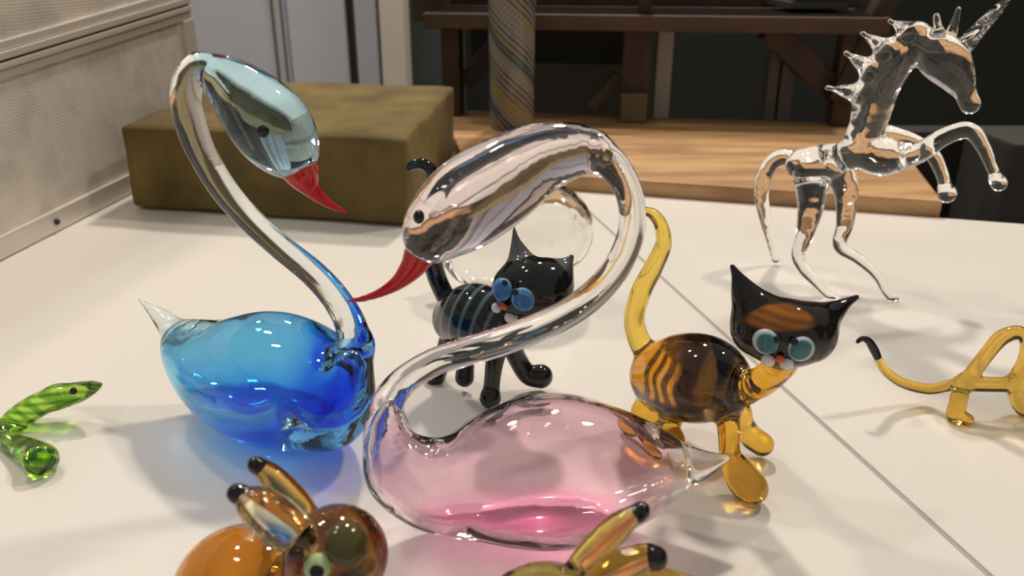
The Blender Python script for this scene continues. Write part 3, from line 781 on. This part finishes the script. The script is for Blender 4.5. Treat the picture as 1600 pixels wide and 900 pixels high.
U.append(chain('hoof', [(1477, 293, 11, .407), (1480, 303, 14, .407)], k=.0005, n=3, idx=1))
U.append(chain('hind_leg', [(1268, 275, 28, .426), (1267, 320, 20, .420), (1258, 365, 14, .414), (1247, 398, 10, .410), (1258, 422, 9, .405), (1278, 444, 7, .401), (1294, 460, 6, .3985), (1303, 464, 6, .397)], k=.0015, idx=0))
U.append(chain('hind_leg', [(1308, 262, 24, .432), (1322, 300, 18, .428), (1320, 350, 13, .420), (1312, 384, 10, .413), (1340, 404, 8, .407), (1370, 430, 7, .401), (1386, 456, 7, .397), (1397, 467, 7, .395)], k=.0015, idx=1))
U.append(chain('tail', [(1250, 252, 14, .438), (1220, 246, 13, .444), (1198, 266, 12, .448), (1190, 302, 11, .449), (1196, 342, 9, .449), (1206, 380, 7, .449), (1212, 405, 6, .448)], k=.0015))
mu = {k: M['clear'] for k in ('torso', 'neck', 'head', 'ear', 'mane', 'mane_spike', 'front_leg', 'hoof', 'hind_leg', 'tail')}
def spiral():
    m = glass('spiral_clear_glass', (0.985, 0.99, 0.985)); N, L = m.node_tree.nodes, m.node_tree.links; p = N['Principled BSDF']
    tc = N.new('ShaderNodeTexCoord'); mp = N.new('ShaderNodeMapping'); wv = N.new('ShaderNodeTexWave'); b = N.new('ShaderNodeBump')
    wv.bands_direction = 'Z'; wv.inputs['Scale'].default_value = 60; wv.inputs['Distortion'].default_value = 0
    mp.inputs['Rotation'].default_value = (0.3, math.radians(30), 0)
    b.inputs['Distance'].default_value = 0.002; b.inputs['Strength'].default_value = 0.9
    L.new(tc.outputs['Object'], mp.inputs[0]); L.new(mp.outputs[0], wv.inputs['Vector']); L.new(wv.outputs['Fac'], b.inputs['Height']); L.new(b.outputs[0], p.inputs['Normal'])
    return m
mu['horn'] = spiral()
figure(un, U, 0.0007, mu)

# ------------------------------------------------------------------ amber four-legged figure at the right edge
ra = root_at('glass_lizard', 'thin amber glass animal with black curled tail tip at the right edge', 'glass figurine', ground(1540, 655))
A_ = []
A_.append(chain('tail', [(1372, 560, 6, .288), (1384, 580, 7), (1412, 599, 8), (1450, 608, 8.5), (1482, 603, 9, .284), (1508, 598, 12, .281)], k=.0015))
A_.append(chain('tail_tip', [(1340, 534, 3.5, .289), (1347, 529, 4), (1357, 533, 6), (1366, 547, 7), (1372, 560, 6, .288)], k=.0003))
A_.append(chain('body', [(1505, 599, 13, .281), (1555, 601, 12, .278), (1600, 600, 13, .276), (1650, 596, 20, .272), (1720, 585, 24, .266)], k=.002))
A_.append(chain('back', [(1510, 596, 12, .281), (1540, 556, 11, .281), (1565, 528, 12, .280), (1592, 520, 11, .279), (1606, 535, 11, .278), (1604, 565, 13, .277), (1590, 592, 14, .276)], k=.002))
A_.append(chain('leg', [(1502, 605, 13, .279), (1497, 630, 13, .276), (1494, 650, 14, .274), (1510, 656, 11, .272)], k=.002, idx=0))
A_.append(chain('leg', [(1585, 605, 12, .277), (1592, 628, 12, .278), (1602, 640, 13, .277), (1618, 644, 12, .276)], k=.002, idx=1))
A_.append(chain('leg', [(1700, 590, 14, .268), (1700, 630, 13, .266), (1705, 650, 14, .264)], k=.002, idx=2))
A_.append(chain('head', [(1720, 585, 24, .266), (1760, 550, 30, .262), (1800, 550, 20, .26)], k=.003))
gy = glass('honey_glass', (0.82, 0.54, 0.10)); br = glass('brown_amber_glass', (0.62, 0.30, 0.05))
figure(ra, A_, 0.0005, dict(tail=gy, tail_tip=M['black'], body=gy, back=gy, leg=gy, head=br))

# ------------------------------------------------------------------ green figure at the left edge
gr = root_at('glass_lizard', 'green streaked glass lizard reaching in from the left edge', 'glass figurine', ground(20, 720))
G_ = [chain('head', [(156, 601, 4, .276), (142, 606, 11), (118, 614, 17), (90, 620, 18)], k=.002),
      chain('body', [(90, 620, 18, .275), (58, 634, 19, .273), (28, 655, 20, .270), (6, 684, 22, .265), (-20, 712, 24, .262), (-70, 720, 26, .27), (-140, 690, 18, .285)], k=.003),
      chain('leg', [(5, 690, 18, .262), (28, 698, 18, .254), (52, 706, 20, .247), (64, 718, 26, .241)], k=.003, idx=0),
      chain('leg', [(-70, 720, 20, .265), (-66, 750, 18, .258), (-60, 770, 20, .25)], k=.003, idx=1)]
def green_tint(part, V):
    s = np.sin(V[:, 2] * 1700 + V[:, 1] * 1100 + 2.0 * np.sin(V[:, 0] * 160))
    return mix((0.52, 0.80, 0.12), (0.07, 0.26, 0.01), sstep(s, -0.1, 0.35))
made, fl = figure(gr, G_, 0.0005, dict(head=M['tint'], body=M['tint'], leg=M['tint']), green_tint)
p, n = hit(fl, 115, 611); bead('eye', gr, p, n, pxr(115, 611, .27, 6), gloss('dark_brown_glass', (0.03, 0.012, 0.004)), 0.6)

# ------------------------------------------------------------------ two brown hares cut by the lower edge
def amber_tint(cols):
    def f(part, V):
        return np.tile(np.array(cols.get(part, (0.7, 0.4, 0.05))), (len(V), 1))
    return f
hl = root_at('glass_hare', 'amber glass hare with black-tipped ears below the blue swan', 'glass hare', ground(420, 990), 'glass hares')
H_ = [chain('body', [(352, 935, 82, .160), (385, 925, 104, .153), (440, 945, 80, .147)], k=.004),
      chain('head', [(500, 905, 62, .141), (524, 872, 80, .143), (532, 862, 66, .146)], k=.003),
      chain('ear', [(490, 812, 14, .150), (462, 782, 21, .152), (428, 748, 20, .154), (405, 728, 13, .155)], k=.0015, idx=0),
      chain('ear_tip', [(410, 734, 14, .155), (400, 726, 14, .155)], k=.0002, n=2, idx=0),
      chain('ear', [(480, 850, 18, .137), (446, 824, 36, .138), (410, 796, 34, .139), (378, 776, 14, .140)], k=.0015, idx=1),
      chain('ear_tip', [(381, 776, 18, .140), (370, 771, 16, .140)], k=.0002, n=2, idx=1),
      chain('leg', [(400, 1000, 40, .145), (420, 1060, 26, .136), (430, 1090, 28, .130)], k=.003, idx=0),
      chain('leg', [(330, 985, 40, .160), (320, 1030, 26, .155), (318, 1050, 28, .150)], k=.003, idx=1)]
cl = dict(body=(0.62, 0.24, 0.015), head=(0.24, 0.105, 0.03), leg=(0.7, 0.35, 0.04))
mh = dict(body=M['tint'], head=M['tint'], leg=M['tint'], ear=glass('pale_olive_glass', (0.84, 0.80, 0.55)), ear_tip=M['black'])
mh[('ear', 0)] = glass('brown_ear_glass', (0.62, 0.40, 0.10))
made, fl = figure(hl, H_, 0.0005, mh, amber_tint(cl))
p, n = hit(fl, 541, 851); bead('eye', hl, p, n, pxr(541, 851, .13, 38), M['olive'], 0.6, up=(0.3, 0, 1))
p, n = hit(fl, 497, 886); e = bead('eye', hl, p, n, pxr(497, 886, .13, 22), M['pale_green'], 0.6)
p2, n2 = hit(fl, 499, 892); bead('pupil', e, p + n * pxr(497, 886, .13, 12) + (p2 - p), n, pxr(497, 890, .13, 12), M['black'], 0.5)
p, n = hit(fl, 462, 865); bead('cheek_bead', hl, p, n, pxr(462, 865, .13, 14), gloss('dark_brown_bead', (0.04, 0.015, 0.006)), 0.7)

hr = root_at('glass_hare', 'olive brown glass hare with black-tipped ears below the pink swan', 'glass hare', ground(900, 1010), 'glass hares')
R_ = [chain('head', [(815, 938, 48, .139), (850, 942, 62, .138), (890, 944, 58, .137)], k=.003),
      chain('body', [(920, 975, 70, .135), (1000, 975, 90, .136), (1050, 970, 76, .138)], k=.004),
      chain('ear', [(893, 892, 14, .139), (925, 862, 22, .140), (962, 826, 22, .141), (996, 800, 14, .142)], k=.0015, idx=0),
      chain('ear_tip', [(993, 804, 16, .142), (1002, 798, 15, .142)], k=.0002, n=2, idx=0),
      chain('ear', [(925, 912, 18, .131), (960, 890, 26, .131), (998, 874, 24, .131), (1014, 868, 19, .131)], k=.0015, idx=1),
      chain('ear_tip', [(1012, 870, 22, .131), (1024, 872, 20, .131)], k=.0002, n=2, idx=1),
      chain('tail', [(1080, 960, 24, .142), (1106, 930, 12, .144), (1116, 908, 7, .145)], k=.002),
      chain('leg', [(960, 1040, 36, .132), (960, 1100, 24, .125), (962, 1125, 26, .120)], k=.003, idx=0)]
cl2 = dict(head=(0.42, 0.33, 0.09), body=(0.42, 0.27, 0.07), leg=(0.6, 0.35, 0.06), tail=(0.5, 0.3, 0.05))
mh2 = dict(mh); del mh2[('ear', 0)]; mh2['ear'] = glass('golden_olive_glass', (0.78, 0.64, 0.18)); mh2['tail'] = M['black']
figure(hr, R_, 0.0005, mh2, amber_tint(cl2))
